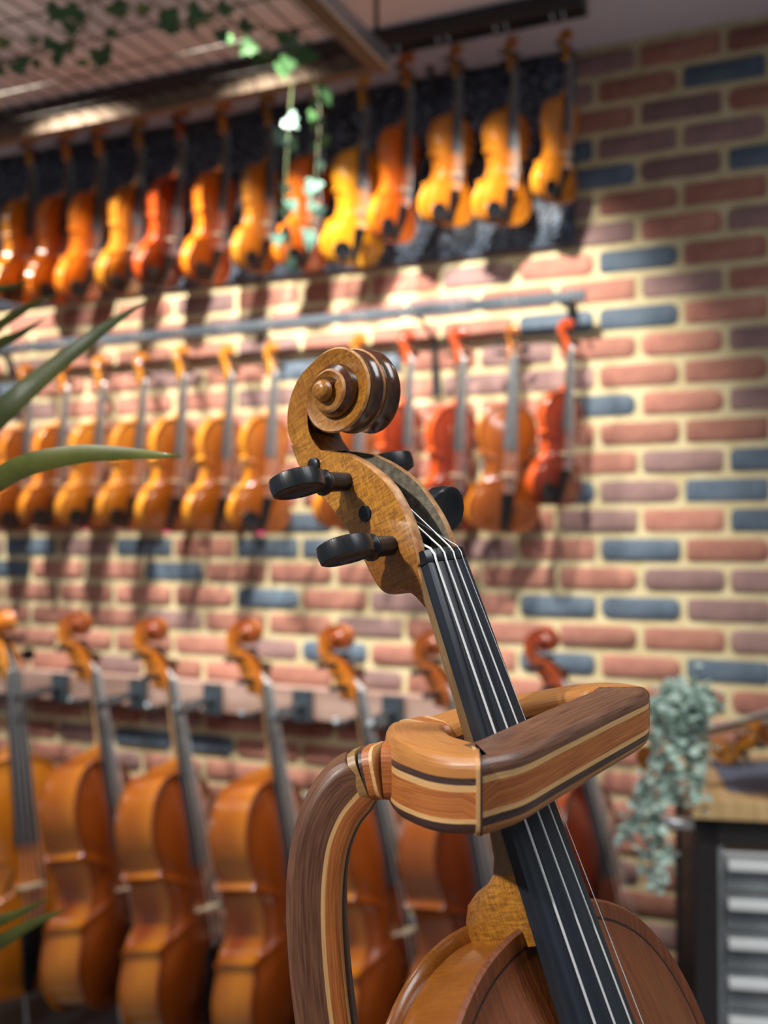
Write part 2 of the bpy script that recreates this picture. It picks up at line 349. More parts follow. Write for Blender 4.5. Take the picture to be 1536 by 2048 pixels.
# ------------------------------------------------------------------ instruments
def head_meshes(lod, mats):
    """pegbox + scroll, millimetres, nut at origin, x treble, y up, z front. slots: 0 varnish 1 dark 2 edge 3 inside"""
    ns = 5 if lod else 2
    back = cr([(-15,-12),(-9,-14.5),(-5.5,-19),(-5,-25),(-1.5,-29.5),(5,-32),(14.3,-34),(29.7,-38.5),(49.2,-48.5),(58,-53.3),(67.5,-57),(77,-58.2)], ns)
    front = cr([(-15,-6),(-9,-5.5),(-4,-5),(0,-4.5),(1,-3.5),(3,-3),(8.2,-2.2),(18,-2.5),(29,-4.9),(38,-8.5),(48.9,-16.5),(57.8,-25.5)], ns)
    mb = MB(); secs = []; n = len(back)
    def hw(y): return float(np.interp(y, [-15, -9, -3, 8, 20, 48, 63, 110], [10.4, 11.4, 12.5, 12.7, 12.3, 10.6, 9.5, 9.45]))
    for i in range(n):
        b, f = back[i], front[i]; t = i/(n-1)
        wo = hw((b[0]+f[0])/2); cav = 1.0 if f[0] > .9 else 0.0
        wi = wo-4.2; d = f-b; Ld = np.hypot(*d); u = d/Ld
        fl = b+u*(min(6.5, Ld*.4)) if cav else f-u*.05
        if t > .9: fl = fl+(f-fl)*(t-.9)*5
        q = lambda x, p: (x, p[0], p[1])
        r_ = 3.2
        bi = b+u*r_*.9; bm = b+u*r_*.25
        ring = [q(-wo, f-u*1.2), q(-wo+.0, b+u*(Ld*.5)), q(-wo, bi), q(-wo+1.2, bm), q(-wo+3.8, b), q(0, b-u*.6), q(wo-3.8, b), q(wo-1.2, bm), q(wo, bi), q(wo, b+u*(Ld*.5)), q(wo, f-u*1.2),
                q(wo-1.0, f), q(wi, f), q(wi, fl), q(-wi, fl), q(-wi, f), q(-wo+1.0, f)]
        secs.append(ring)
    ms = [0, 0, 0, 0, 1, 1, 0, 0, 0, 0, 2, 2, 3, 3, 3, 2, 2]
    mb.sweep(secs, ms)
    # volute: swept slab whose inner side is the next, wider turn
    ctr = np.array((84., -20.5))
    A = [235, 215, 180, 150, 113, 80, 49, 18, -13, -45, -80, -116, -150, -180, -200, -222, -260, -312, -345, -371, -420, -470, -510, -553, -600, -650, -700]
    Rr = [37, 37.6, 36.2, 28.5, 20.5, 19.6, 19.6, 20.0, 20.0, 18.4, 17.2, 17.0, 17.6, 17.4, 15.8, 13.0, 10.6, 9.9, 10.1, 10.2, 9.0, 8.3, 7.9, 7.6, 6.0, 4.6, 3.8]
    Wd = [8.6, 9.1, 9.48, 9.5, 9.5, 9.5, 9.5, 9.6, 10., 10.8, 11.8, 12.6, 13., 13., 13., 13.2, 13.6, 14.2, 14.6, 15.0, 15.7, 16.4, 17., 17.6, 18.2, 19., 19.6]
    def rr(a): return float(np.interp(-a, [-q_ for q_ in A], Rr))
    def ww(a): return float(np.interp(-a, [-q_ for q_ in A], Wd))
    step = 7.5 if lod else 20; a = 228.; secs = []
    while a > -700:
        R0 = rr(a); W0 = ww(a)
        # smooth radius
        R0 = (rr(a-9)+R0+rr(a+9))/3
        Ri = (rr(a-360)+rr(a-351)+rr(a-369))/3 if a-360 > -700 else 0
        Rin = max(Ri-1.0, 0.3)
        if a > 150:   # where the slab joins the pegbox: inner edge is the throat line
            Rin = max(Rin, float(np.interp(a, [150, 172, 200, 228], [Rin, 18.8, 24.5, 27])))
        dirv = np.array((math.sin(math.radians(a)), math.cos(math.radians(a))))
        P = lambda x, r_: (x, ctr[0]+dirv[0]*r_, ctr[1]+dirv[1]*r_)
        base = 2.0 if a < -150 else 0
        fl = .85 if a > -150 else 0
        Wc = ww(a+360) if a < -150 else 0     # where wall meets lower face
        hol = 1.3*min(1, max(0, (150-a)/50)) if Rin > 1 else 0
        mid = (R0+Rin)/2
        e = .9
        xs = W0
        inn = max(Ri+2.2, Rin) if a > -340 else Rin
        rp = [(0, .05+base*.6), (.07, -.75*fl+base), (.40, -1.75*fl+base), (.80, -1.25*fl+base)]
        hf = [P(xs*u_, R0+o_) for u_, o_ in rp[1:]]+[P(xs-e*.5-.5, R0-.1+base*.1), P(xs, R0-e), P(xs-hol*.8, min(mid+(R0-mid)*.3, R0-1.2)), P(xs-hol, max(inn, .4)), P(xs-hol-1.5, Rin)]
        ring = [P(0, R0+rp[0][1])]+hf+[P(0, Rin)]+[(-x_, y_, z_) for x_, y_, z_ in hf[::-1]]
        secs.append(ring); a -= step
    outer = 1
    mb.sweep(secs, [2, 1, 1, 1, 2, 0, 0, 1, 1, 1, 1, 0, 0, 2, 1, 1, 1, 2])
    # eye buttons
    for sx in (-1, 1):
        prof = [(17, 4.6), (19.2, 4.5), (20.6, 3.7), (21.2, 2.2), (21.4, .4)]
        k = 14 if lod else 8
        mb.sweep([[(sx*x, ctr[0]+.6+r_*math.sin(2*math.pi*j/k), ctr[1]+.6+r_*math.cos(2*math.pi*j/k)) for j in range(k)] for x, r_ in prof], 0)
    return mb.mesh('scroll', mats, 42, .001)
def outline(n=4):
    top = [(0,0),(20,-.5),(42,-7),(62,-21),(76,-42),(83.5,-68),(81.5,-94),(73,-116),(70,-126),(78,-135)]
    mid = [(78,-135),(66,-141),(58,-155),(55,-175),(56,-195),(63,-213),(76,-225),(92,-230)]
    low = [(92,-230),(88,-242),(94,-256),(102,-275),(104,-295),(98,-317),(82,-338),(55,-351),(25,-355),(0,-355)]
    h = cr(top, n)[:-1]+cr(mid, n)[:-1]+cr(low, n)
    L_ = [(p[0], p[1]) for p in h]
    return L_+[(-x, y) for x, y in L_[-2:0:-1]]
def make_parts(kind, lod=0, L=130, rd=30, arch=15, tilt=5.0, chin=True, endpin=False, fbl=270, bh=None):
    """returns list of (name, mesh, slotkeys, children)"""
    ol = outline(4 if lod else 2); c = (0, -180)
    zt = -11.0; rot = Matrix.Translation((0, -L, zt)) @ Matrix.Rotation(math.radians(tilt), 4, 'X')
    def sc(s, z, off=0):
        return [(x*s, c[1]+(y-c[1])*(1-(1-s)*.75) , z) for x, y in ol]
    def plate(flip, z0, th, ar, purf):
        mb = MB(); sgn = -1 if flip else 1
        rings = [(.965, -th*.9), (1.0, -th*.75), (1.008, -th*.4), (.998, 0), (.975, -.3), (.958, -.9), (.950, -1.0), (.88, .2)]
        if lod: pass
        for s_, h_ in ((.78, .30), (.64, .58), (.48, .80), (.30, .93), (.12, .99)): rings.append((s_, ar*h_))
        secs = [[(x, y, z0+sgn*h) for x, y, _ in sc(s_, 0)] for s_, h in rings]
        nseg = len(ol); vs = []; fs = []; ms = []
        for r_ in secs: vs += r_
        for i in range(len(secs)-1):
            for j in range(nseg):
                j2 = (j+1) % nseg; fs.append((i*nseg+j, i*nseg+j2, (i+1)*nseg+j2, (i+1)*nseg+j))
                ms.append(1 if (purf and (i == 5 or (not lod and i == 4))) else 0)
        fs.append(tuple(range(nseg))); ms.append(0)
        last = (len(secs)-1)*nseg; fs.append(tuple(last+j for j in range(nseg))); ms.append(0)
        mb.add(vs, fs, ms, xf=rot); return mb
    parts = []
    parts.append(('front_plate', plate(False, 0, 4, arch, True).mesh('front_plate', [M['fgtop'], M['purfling']], 50, .001), ['top', 'purfling'], []))
    rb = MB(); secs = []
    for z in (-2.5, -3.5, -rd/2-3, -rd-3, -rd-4.5):
        secs.append([(x, y, z) for x, y, _ in sc(.965, 0)])
    rb.sweep(secs, 0, cap=False, xf=rot)
    if lod:   # linings edge beads
        pass
    parts.append(('rib', rb.mesh('rib', [M['fgrib']], 50, .001), ['rib'], []))
    parts.append(('back_plate', plate(True, -rd-7, 4, arch*.9, False).mesh('back_plate', [M['fgrib'], M['purfling']], 50, .001), ['rib', 'purfling'], []))
    # neck with heel
    nk = MB(); secs = []
    ps = [(1, -12, 11.8), (-8, -13, 11.8), (-15, -12.2, 11.9), (-30, -12.6, 12.2), (-43, -12.8, 12.6), (-67, -14, 13.4), (-90, -15, 14.2), (-103, -16.2, 14.8), (-113, -18.5, 15.4), (-119, -22, 15.8), (-122.5, -28, 16), (-125, -36, 16), (-129, -43, 15.8), (-135, -47.5, 15), (-141, -49, 14), (-146, -49.2, 13)]
    k = L/140.0; dz = (rd-30)
    for y, zb_, w_ in ps:
        if zb_ < -20: zb_ -= dz*min(1, (-20-zb_)/25)
        ring = []; steps = 10 if lod else 6
        ring.append((w_, y*k, -4.5))
        for i in range(steps+1):
            a = math.pi*i/steps
            ring.append((w_*math.cos(a)*(1 if zb_ > -20 else (1-.25*math.sin(a))), y*k, -6.5+(zb_+6.5)*(math.sin(a)**(.8 if zb_ > -20 else .45))))
        ring.append((-w_, y*k, -4.5)); secs.append(ring)
    ma = [1]*len(secs[0])
    # bare wood between the head and the heel, varnish at heel
    nsplit = 9
    nk.sweep(secs[:nsplit+1], 1); nk.sweep(secs[nsplit:], 0)
    parts.append(('neck', nk.mesh('neck', [M['fg'], M['wornneck']], 50, .001), ['rib', 'neck'], []))
    hm = head_meshes(lod, [M['fg'], M['fgdark'], M['fgedge'], M['fginner']])
    # fingerboard
    fb = MB(); secs = []; e = fbl*k
    for i in range(7):
        t = i/6; y = -e*t; w_ = 12+9.0*t*min(1, fbl/270); ring = []
        for j in range(9):
            u = -1+j/4; ring.append((w_*u, y, (1-u*u)*(1.0+1.4*t)))
        secs.append([(w_-.3, y, -4.6)]+ring[::-1]+[(-w_+.3, y, -4.6)])
    secs = [[(x, y, z) for x, y, z in r_] for r_ in secs]
    fb.sweep([[(x*.97, .0, z-.2) for x, y, z in secs[0]]]+[[(x, y-.6 if q_ == 0 else y, z) for x, y, z in r_] for q_, r_ in enumerate(secs)], 0)
    parts.append(('fingerboard', fb.mesh('fingerboard', [M['board']], 30, .001), ['board'], []))
    nu = MB(); ring = lambda y, h: [(12, y, -4.8), (12, y, -.4+h), (8, y, .6+h), (0, y, 1.2+h), (-8, y, .6+h), (-12, y, -.4+h), (-12, y, -4.8)]
    nu.sweep([ring(.1, .15), ring(1.2, .45), ring(4.6, .3), ring(5.4, -.2)], 0)
    parts.append(('nut', nu.mesh('nut', [M['ebony']], 40, .001), ['ebony'], []))
    # bridge geometry
    bt = -L-195.; pl = lambda x, y, z: tuple(rot @ Vector((x, y+L, z)))
    topz = arch
    sz = 1.2; slope = math.tan(math.radians(2.2))
    by = bt; bz_plate = (rot @ Vector((0, -195, topz))).z; bz_top = 1.5+(-bt)*slope
    bh_ = bz_top-bz_plate
    br = MB(); prof = [(-20, 0), (-20, 3), (-14, 6), (-16, 12), (-19, 15), (-18.5, 20), (-17, bh_-4), (-8, bh_), (8, bh_), (17, bh_-4), (18.5, 20), (19, 15), (16, 12), (14, 6), (20, 3), (20, 0), (12, 0), (8, 4), (-8, 4), (-12, 0)]
    br.sweep([[(x, by-2, bz_plate+z) for x, z in prof], [(x, by+1.5, bz_plate+z) for x, z in prof]], 0)
    parts.append(('bridge', br.mesh('bridge', [M['cork']], 30, .001), ['bridge'], []))
    tp = MB(); secs = []
    for t, w_, h_ in ((0, 20, 3), (.08, 21, 3.5), (.5, 15, 2.8), (.9, 10, 2.2), (1, 7, 1)):
        y = bt-50-108*t; z = bz_top-9-(bz_top-9-(rot @ Vector((0, -352, 2)).to_3d()).z-6)*t
        secs.append([(w_, y, z-h_), (w_*.9, y, z), (0, y, z+h_), (-w_*.9, y, z), (-w_, y, z-h_)])
    tp.sweep(secs, 0); parts.append(('tailpiece', tp.mesh('tailpiece', [M['ebony']], 40, .001), ['ebony'], []))
    # strings
    st = []
    for i, (x0, x1) in enumerate(((-8.2, -17), (-2.8, -5.8), (2.8, 5.8), (8.2, 17))):
        mb = MB(); r_ = (.5, .42, .36, .2)[i] if lod else .45
        pe = ((-5, 15, -12), (-2, 47, -27), (3, 60, -33), (5, 31, -22))[i]
        zz = 1.75-(.55 if i in (0, 3) else 0)
        mb.tube([pe, (x0, 5.6, zz-.8), (x0, 2.8, zz+.2), (x0, 0, zz), (x1, bt, bz_top+.3-(2.5 if i in (0, 3) else 0)), (x1*.7, bt-52, bz_top-7)], r_, 6 if lod else 4)
        st.append(('string', mb.mesh('string', [M['string']], 60, .001), ['string'], []))
    # pegs: four, alternate sides; each peg is shaft + collar + thumb piece
    pegs = []
    for i, (y, z, side, rx, ofs) in enumerate(((13.1, -15.3, -1, 91, 0), (47.3, -30, -1, 92, 0), (30.4, -24.0, 1, 25, 0), (61.5, -45.5, 1, 95, 0))):
        mb = MB(); k_ = 14 if lod else 8
        def cyl(x, r_): return [(side*x, r_*math.cos(2*math.pi*j/k_), r_*math.sin(2*math.pi*j/k_)) for j in range(k_)]
        mb.sweep([cyl(x, r_) for x, r_ in ((-12.5 if y < 55 else -11.2, 3.3), (-12.2 if y < 55 else -11.0, 3.5), (10, 3.9), (21, 4.3), (22.5, 4.6), (23.5, 5.6), (24.8, 5.6), (26, 4.4), (27, 3.8))], 0)
        # thumb piece: heart shaped flattened oval, slightly hollowed faces
        th = []; m_ = 20 if lod else 10
        for q_ in range(m_):
            a = 2*math.pi*q_/m_
            rx_, ry_ = 12.2, 10.4
            xx = 37.5+rx_*math.cos(a); yy = ry_*math.sin(a)*(1+.12*math.cos(a))
            th.append((xx, yy))
        def ringt(s_, h): return [(side*(37.5+(x-37.5)*s_), y_*s_, h) for x, y_ in th]
        mb.sweep([ringt(.30, 2.6), ringt(.62, 3.0), ringt(.86, 3.9), ringt(.96, 3.3), ringt(1, 0), ringt(.96, -3.3), ringt(.86, -3.9), ringt(.62, -3.0), ringt(.30, -2.6)], 0)
        xf = Matrix.Translation((0, y, z)) @ Matrix.Rotation(math.radians(rx), 4, 'X')
        mb.v = [tuple(xf @ Vector(v)) for v in mb.v]
        pegs.append(('peg', mb.mesh('peg', [M['ebony']], 50, .001), ['ebony'], []))
    parts.append(('scroll', hm, ['rib', 'dark', 'edge', 'inside'], []))
    parts += pegs + st
    # f-holes
    for sx in (-1, 1):
        mb = MB(); pts = cr([(22, -162), (19, -158), (16, -163), (20, -172), (27, -188), (33, -205), (38, -215), (43, -219), (44, -213)], 3); secs = []
        for i, p in enumerate(pts):
            t = i/(len(pts)-1); wd = 1.2+2.6*math.sin(math.pi*t)
            s_ = max(abs(p[0])/60, 0); z = arch*(1-.62*s_**1.5)
            secs.append([(sx*(p[0]-wd), p[1], z), (sx*p[0], p[1], z+.35), (sx*(p[0]+wd), p[1], z-.2), (sx*p[0], p[1], z-2)])
        mb.sweep(secs, 0, xf=rot); parts.append(('f_hole', mb.mesh('f_hole', [M['purfling']], 50, .001), ['purfling'], []))
    if chin:
        mb = MB(); k_ = 14; secs = []
        for s_, h in ((.2, 8), (.7, 9), (.95, 12), (1, 10.5), (.9, 7)):
            secs.append([(-48+34*s_*math.cos(2*math.pi*j/k_), -318+29*s_*math.sin(2*math.pi*j/k_), h+4) for j in range(k_)])
        mb.sweep(secs, 0, xf=rot)
        mb.box((-58, -352, -rd-8), (-52, -346, 14), xf=rot); mb.box((-34, -356, -rd-8), (-28, -350, 14), xf=rot)
        parts.append(('chinrest', mb.mesh('chinrest', [M['ebony']], 50, .001), ['ebony'], []))
    if endpin:
        mb = MB(); mb.tube([tuple(rot @ Vector((0, -350, -rd/2))), tuple(rot @ Vector((0, -362, -rd/2)))], [9, 6], 10)
        parts.append(('endpin', mb.mesh('endpin', [M['ebony']], 50, .001), ['ebony'], []))
    return parts
def place(parts, mtx, label, cat, col, group, name='violin', extra=None, skip=()):
    root = empty(name, label, cat, mtx, group=group)
    if col == 'fg':
        mm = {'top': M['fgtop'], 'rib': M['fgrib'], 'neck': M['wornneck'], 'dark': M['fgdark'], 'edge': M['fgedge'], 'inside': M['fginner'], 'board': M['board']}
    else:
        t, r_ = VAR[col]; mm = {'top': t, 'rib': r_, 'neck': M['bg_neck'], 'dark': r_, 'edge': r_, 'inside': M['purfling'], 'board': M['board_bg']}
    mm.update({'purfling': M['purfling'], 'ebony': M['ebony'], 'bridge': M['cork'], 'string': M['string']})
    if extra: mm.update(extra)
    for n_, me, keys, ch in parts:
        if n_ in skip: continue
        o = link(n_, me, root, [mm[k] for k in keys])
        if n_ == 'scroll' and col == 'fg': setmats(o, [M['fg'], M['fgdark'], M['fgedge'], M['fginner']])
        if n_ == 'neck' and col == 'fg': setmats(o, [M['fg'], M['wornneck']])
    return root
# ---- the foreground violin: pose in camera space (millimetres)
PM = ((0.6846673366039004, -0.3006784289071278, 0.6639451188486705), (-0.04395330419137175, -0.9263168635401664, -0.3741726544949133), (0.7275292057631653, 0.22700121301669354, -0.6474347102608631))
PT = (25.420991665893805, 19.34310306049581, 419.72778925954754)
cw = Matrix(((rt.x, -up.x, fw.x), (rt.y, -up.y, fw.y), (rt.z, -up.z, fw.z)))
R3 = cw @ Matrix(PM)
mtx = Matrix.Translation(camp(*PT)) @ R3.to_4x4()
big = make_parts('violin', 1, L=140, rd=30, tilt=3.5, chin=False)
fgv = place(big, mtx, 'large golden brown violin in front, neck held by the striped wooden ring', 'violin', 'fg', None)
# ------------------------------------------------------------------ hanging violins and cellos
def pose(hx, hy, bx, by, offh, offb, turn, total):
    hp = onY(hx, hy, offh); bp = onY(bx, by, offb)
    ax = hp-bp; ln = ax.length; ax.normalize()
    s = ln/(total/1000)
    mid = (hp+bp)/2; tc_ = CAM-mid; tc_.z = 0; tc_.normalize(); rg = Vector((-tc_.y, tc_.x, 0))
    a = math.radians(turn); n = tc_*math.cos(a)+rg*math.sin(a)
    n = (n-ax*n.dot(ax)).normalized(); x = ax.cross(n)
    m3 = Matrix(((x.x, ax.x, n.x), (x.y, ax.y, n.y), (x.z, ax.z, n.z))).to_4x4()
    return m3, s, hp, bp
def hang(parts, hx, hy, bx, by, offh, offb, turn, label, cat, col, group, total, ztop, zbot, name='violin', **kw):
    m3, s, hp, bp = pose(hx, hy, bx, by, offh, offb, turn, total)
    # head top (0,102,ztop) maps to hp
    m = Matrix.Translation(hp) @ m3 @ Matrix.Scale(s, 4) @ Matrix.Translation((0, -.102, -ztop/1000))
    return place(parts, m, label, cat, col, group, name, **kw), m
vp_ = make_parts('violin', 0, L=130, rd=30, arch=15, tilt=4)
vq_ = make_parts('violin', 0, L=130, rd=30, arch=15, tilt=4, chin=False)
TOT = 102+130+355
ordn = ['first', 'second', 'third', 'fourth', 'fifth', 'sixth', 'seventh', 'eighth', 'ninth', 'tenth', 'eleventh', 'twelfth', 'thirteenth']
upper = [(66,268,42,608,'amber',62),(141,258,110,606,'orange',64),(207,246,172,603,'orange',64),(287,234,253,592,'brown',66),(371,212,328,578,'red',66),(455,200,425,568,'orange',62),
         (543,186,524,545,'brown',66),(645,168,612,540,'orange',52),(732,148,712,528,'yellow',44),(820,104,797,482,'orange',64),(916,88,903,448,'amber',50),(1028,72,1014,446,'amber',50),(1138,58,1122,402,'amber',68)]
cname = {'amber': 'glossy amber', 'orange': 'bright orange', 'brown': 'golden brown', 'red': 'dark red', 'yellow': 'yellow amber', 'chestnut': 'chestnut brown', 'cherry': 'dark cherry', 'deep': 'deep red', 'tawny': 'tawny orange', 'cello': 'reddish amber'}
for i, (hx, hy, bx, by, col, tr) in enumerate(upper):
    where = 'leftmost of the upper row' if i == 0 else ('rightmost of the upper row' if i == 12 else '%s from the left in the upper row' % ordn[i])
    _, m = hang(vp_, hx, hy, bx, by, .19, .16, min(tr-14, 50), '%s violin hanging on the black panel, %s' % (cname[col], where), 'violin', col, 'violins of the upper row', TOT, -15, -30)
    # its hook on the rail
    p = m @ Vector((0, .0, -.006))
mid = [(-12,742,-30,1060,'chestnut',64,0),(57,728,38,1060,'chestnut',64,0),(134,722,100,1056,'chestnut',62,0),(206,712,176,1058,'brown',60,0),(289,706,258,1058,'brown',60,0),
       (368,692,342,1064,'tawny',58,1),(461,690,438,1066,'tawny',58,1),(548,684,528,1066,'tawny',52,0),(724,668,700,1060,'chestnut',58,1),(820,658,798,1046,'red',64,0),(923,652,903,1064,'red',58,0),(1028,646,1010,1066,'chestnut',38,1),(1138,638,1122,1010,'red',64,0)]
mid_roots = []
for i, (hx, hy, bx, by, col, tr, nochin) in enumerate(mid):
    if i == 0: lab = 'chestnut violin cut by the left picture edge in the middle row'
    elif i == 12: lab = 'small red violin, rightmost of the middle row on the brick wall'
    else: lab = '%s violin on the bricks, %s from the left in the middle row' % (cname[col], ordn[i])
    mid_roots.append(hang(vq_ if nochin else vp_, hx, hy, bx, by, .10, .13, tr-20, lab, 'violin', col, 'violins of the middle row', TOT, -15, -30))
# round hook pins on both rails above each neck
def hooks(lst, rl, offr, zr, offh, group):
    for k, (hx, hy, *_) in enumerate(lst):
        p = onY(hx, hy+28, offh); mb = MB()
        ln = (D-offh)-(D-offr)
        y1 = min(p.y, D-offr, D-offh)-.02
        mb.tube([(p.x-.012, D-offr, zr), (p.x-.012, y1+.01, zr-.006), (p.x-.013, y1-.012, zr-.004), (p.x-.013, y1-.018, zr+.012)], .003, 6)
        mb.tube([(p.x+.012, D-offr, zr), (p.x+.012, y1+.01, zr-.006), (p.x+.013, y1-.012, zr-.004), (p.x+.013, y1-.018, zr+.012)], .003, 6)
        o = link('hook', mb.mesh('hook', [M['chrome']]), None, [M['chrome']]); local(rl, o)
hooks(upper, r1, .27, CEIL-.05, .19, 'hooks')
hooks(mid, r2, .105, zm-.004, .10, 'hooks')
# cellos
vc = make_parts('cello', 0, L=128, rd=56, arch=17, tilt=4.2, chin=False, endpin=True, fbl=285)
CT = 102+128+355
cel = [(10,1222,28,1990,'amber',36,'golden amber cello cut off by the left picture edge, leftmost of the cellos'),
       (160,1226,150,2000,'cello',66,'reddish amber cello, second from the left, standing against the brick wall'),
       (312,1236,312,2052,'cello',66,'reddish amber cello, third from the left, with glowing orange ribs'),
       (500,1240,500,2085,'cello',67,'reddish amber cello, fourth from the left, left of the curved wooden arm'),
       (682,1250,716,2112,'cello',67,'reddish amber cello seen through the opening of the curved wooden arm'),
       (872,1262,890,2135,'deep',66,'dark reddish cello standing behind the focused violin neck'),
       (1092,1256,1160,2080,'cherry',72,'dark cherry cello, rightmost, behind the striped wooden ring')]
cello_roots = []
for k, (hx, hy, bx, by, col, tr, lab) in enumerate(cel):
    r_, m = hang(vc, hx, hy, bx+(122 if k else 40), by, .25, .34, tr-9, lab, 'cello', col, 'cellos along the wall', CT, -15, -40, name='cello')
    cello_roots.append((r_, m))
    e0 = m @ Vector((0, -.485, -.045)); dn = (m.to_3x3() @ Vector((0, -1, 0))).normalized(); gap = (e0.z-.024)/max(.2, -dn.z)
    if gap > .01:
        mb = MB(); mb.tube([e0-dn*.02, e0+dn*gap], .004, 8); o = link('endpin_rod', mb.mesh('endpin_rod', [M['chrome']])); bpy.context.view_layer.update(); local(r_, o)
    # neck yoke on the plank
    p = m @ Vector((0, -.038, -.010)); zz = zw
    n2 = Vector((p.x, D-.06, zz))
    yoke = MB(); yoke.box((p.x-.03, D-.075, zz-.045), (p.x+.03, D-.0605, zz+.045))
    ey = p.y-.02
    t_ = empty('neck_holder', 'grey metal neck holder on the wooden rail behind the neck of the ' + ['leftmost', 'second', 'third', 'fourth', 'fifth', 'sixth', 'rightmost'][k] + ' cello', 'instrument holder', loc=(p.x, D-.06, zz), group='neck holders on the wooden rail')
    bpy.context.view_layer.update()
    o = link('base_plate', yoke.mesh('base_plate', [M['grey_metal']])); local(t_, o)
    y2 = MB(); y2.tube([(p.x, D-.07, zz), (p.x, p.y+.06, zz)], .011, 8); o = link('stem', y2.mesh('stem', [M['grey_metal']])); local(t_, o)
    for sx in (-1, 1):
        y3 = MB(); y3.tube([(p.x, p.y+.065, zz), (p.x+sx*.045, p.y+.055, zz), (p.x+sx*.05, p.y-.03, zz), (p.x+sx*.048, p.y-.05, zz+.016)], .009, 8)
        o = link('prong', y3.mesh('prong', [M['grey_metal']])); local(t_, o)
# dark platform under the cellos
zf = min((m @ Vector((0, -.495, -.04))).z for _, m in cello_roots)
mb = MB(); mb.box((-4.4, D-.62, .0), (-.38, D-.02, .022)); t = link('platform', mb.mesh('platform', [M['black_metal']])); tag(t, 'low black platform that carries the row of cellos', 'platform')
mb = MB(); A_ = onZ(-40, 2005, .11); B_ = onZ(330, 2075, .11); A_.y = B_.y = D-.62
mb.tube([(-4.4, D-.60, .075), (-.40, D-.60, .075)], .022, 12); o = link('front_tube', mb.mesh('front_tube', [M['grey_metal']])); o.parent = t
for xx in (-4.2, -3.2, -2.2, -1.2, -.45):
    mb = MB(); mb.box((xx-.015, D-.612, .028), (xx+.015, D-.588, .07)); o = link('foot', mb.mesh('foot', [M['black_metal']])); o.parent = t
# ------------------------------------------------------------------ laminated wooden holder
def rrect(hw_, hh_, rad, n=4):
    pts = []
    for sx, sy, a0 in ((1, 1, 0), (-1, 1, 90), (-1, -1, 180), (1, -1, 270)):
        for i in range(n+1):
            a = math.radians(a0+90*i/n); pts.append((sx*(hw_-rad)+rad*math.cos(a), sy*(hh_-rad)+rad*math.sin(a)))
    return pts
def clip(poly, axis, lo, hi):
    def half(P, val, keep_gt):
        out = []
        for i in range(len(P)):
            a, b = P[i], P[(i+1) % len(P)]; ia = (a[axis] >= val) == keep_gt; ib = (b[axis] >= val) == keep_gt
            if ia: out.append(a)
            if ia != ib:
                t = (val-a[axis])/(b[axis]-a[axis]); out.append(tuple(a[k]+(b[k]-a[k])*t for k in (0, 1)))
        return out
    return half(half(poly, lo, True), hi, False)
def laminate(root, path, sizes, layers, axis, upv, name='wood_strip', rad=.36, mitre=None):
    """path: camera-mm points; sizes: (half width, half height) per point; layers: [(frac, mat)] from top/left; axis 1 = stacked along up"""
    P = [camp(*p) for p in path]; n = len(P); fr = []
    U0 = [ (-up if False else up) for _ in P] if upv is None else None
    for i in range(n):
        t = (P[min(i+1, n-1)]-P[max(i-1, 0)]).normalized()
        if mitre and i == 0 and mitre[0] is not None: pass
        if upv is None: u = up
        else: u = upv
        s_ = t.cross(u).normalized(); u = s_.cross(t).normalized()
        fr.append((t, s_, u))
    out = []
    tot = sum(l[0] for l in layers); acc = 0
    base = rrect(1, 1, rad, 5)
    for fi, (frac, mk) in enumerate(layers):
        hi = 1-2*acc/tot; acc += frac; lo = 1-2*acc/tot
        poly = clip(base, axis, lo-1e-6, hi+1e-6)
        if len(poly) < 3: continue
        secs = []
        for i in range(n):
            t, s_, u = fr[i]; a, b = sizes[i] if isinstance(sizes, list) else sizes
            ring = []
            for (x, y) in poly:
                q_ = P[i]+s_*(x*a/1000)+u*(y*b/1000)
                if mitre and mitre[i == n-1] is not None and i in (0, n-1):
                    pn = (cw @ Vector(mitre[1 if i else 0])).normalized()
                    q_ = q_+t*((P[i]-q_).dot(pn)/t.dot(pn))
                ring.append(tuple(q_))
            secs.append(ring)
        mb = MB(); mb.sweep(secs, 0)
        o = link(name, mb.mesh(name, [M[mk]], 35)); local(root, o)
        o['label'] = {'walnut': 'dark walnut layer', 'maple': 'pale maple layer', 'mahogany': 'reddish brown mahogany layer', 'cherrywood': 'golden orange wood layer', 'wenge': 'near black wood line', 'olivewood': 'olive brown wood layer'}[mk]
        out.append(o)
    return out
holder = empty('violin_holder', 'curved wooden arm with a striped laminated ring closed around the focused violin neck', 'violin holder', loc=camp(10, 420, 400))
bpy.context.view_layer.update()
def sm(pts, n=6): return [tuple(p) for p in cr(pts, n)]
P1 = (31, 92.2, 351); P2 = (96, 83, 424); P3 = (17, 101, 442)
# front bar
fl_ = [(.21, 'walnut'), (.085, 'maple'), (.36, 'mahogany'), (.075, 'maple'), (.11, 'wenge'), (.16, 'cherrywood')]
fp = sm([P1, (38, 91.3, 355.5), (50, 89.6, 370), (75, 86, 400), (90, 84, 418), (95.5, 83.3, 426), (97.5, 83, 434)], 5)
laminate(holder, fp, [(11.5, 12.8-2.1*i/(len(fp)-1)) for i in range(len(fp))], fl_, 1, None, mitre=((1, 0, 0), (0, 0, 1)))
# corner cap + back bar
bl = [(.30, 'cherrywood'), (.16, 'wenge'), (.10, 'maple'), (.44, 'mahogany')]
bp_ = sm([(97.5, 83, 434), (93.5, 83.6, 442), (84, 85.5, 446.5), (60, 90, 448), (38, 95, 448), (22, 99.5, 444)], 4)
laminate(holder, bp_, [(11.5-1.0*min(1, i/8), 10.7+.5*min(1, i/8)) for i in range(len(bp_))], bl, 1, None, mitre=((0, 0, 1), None))
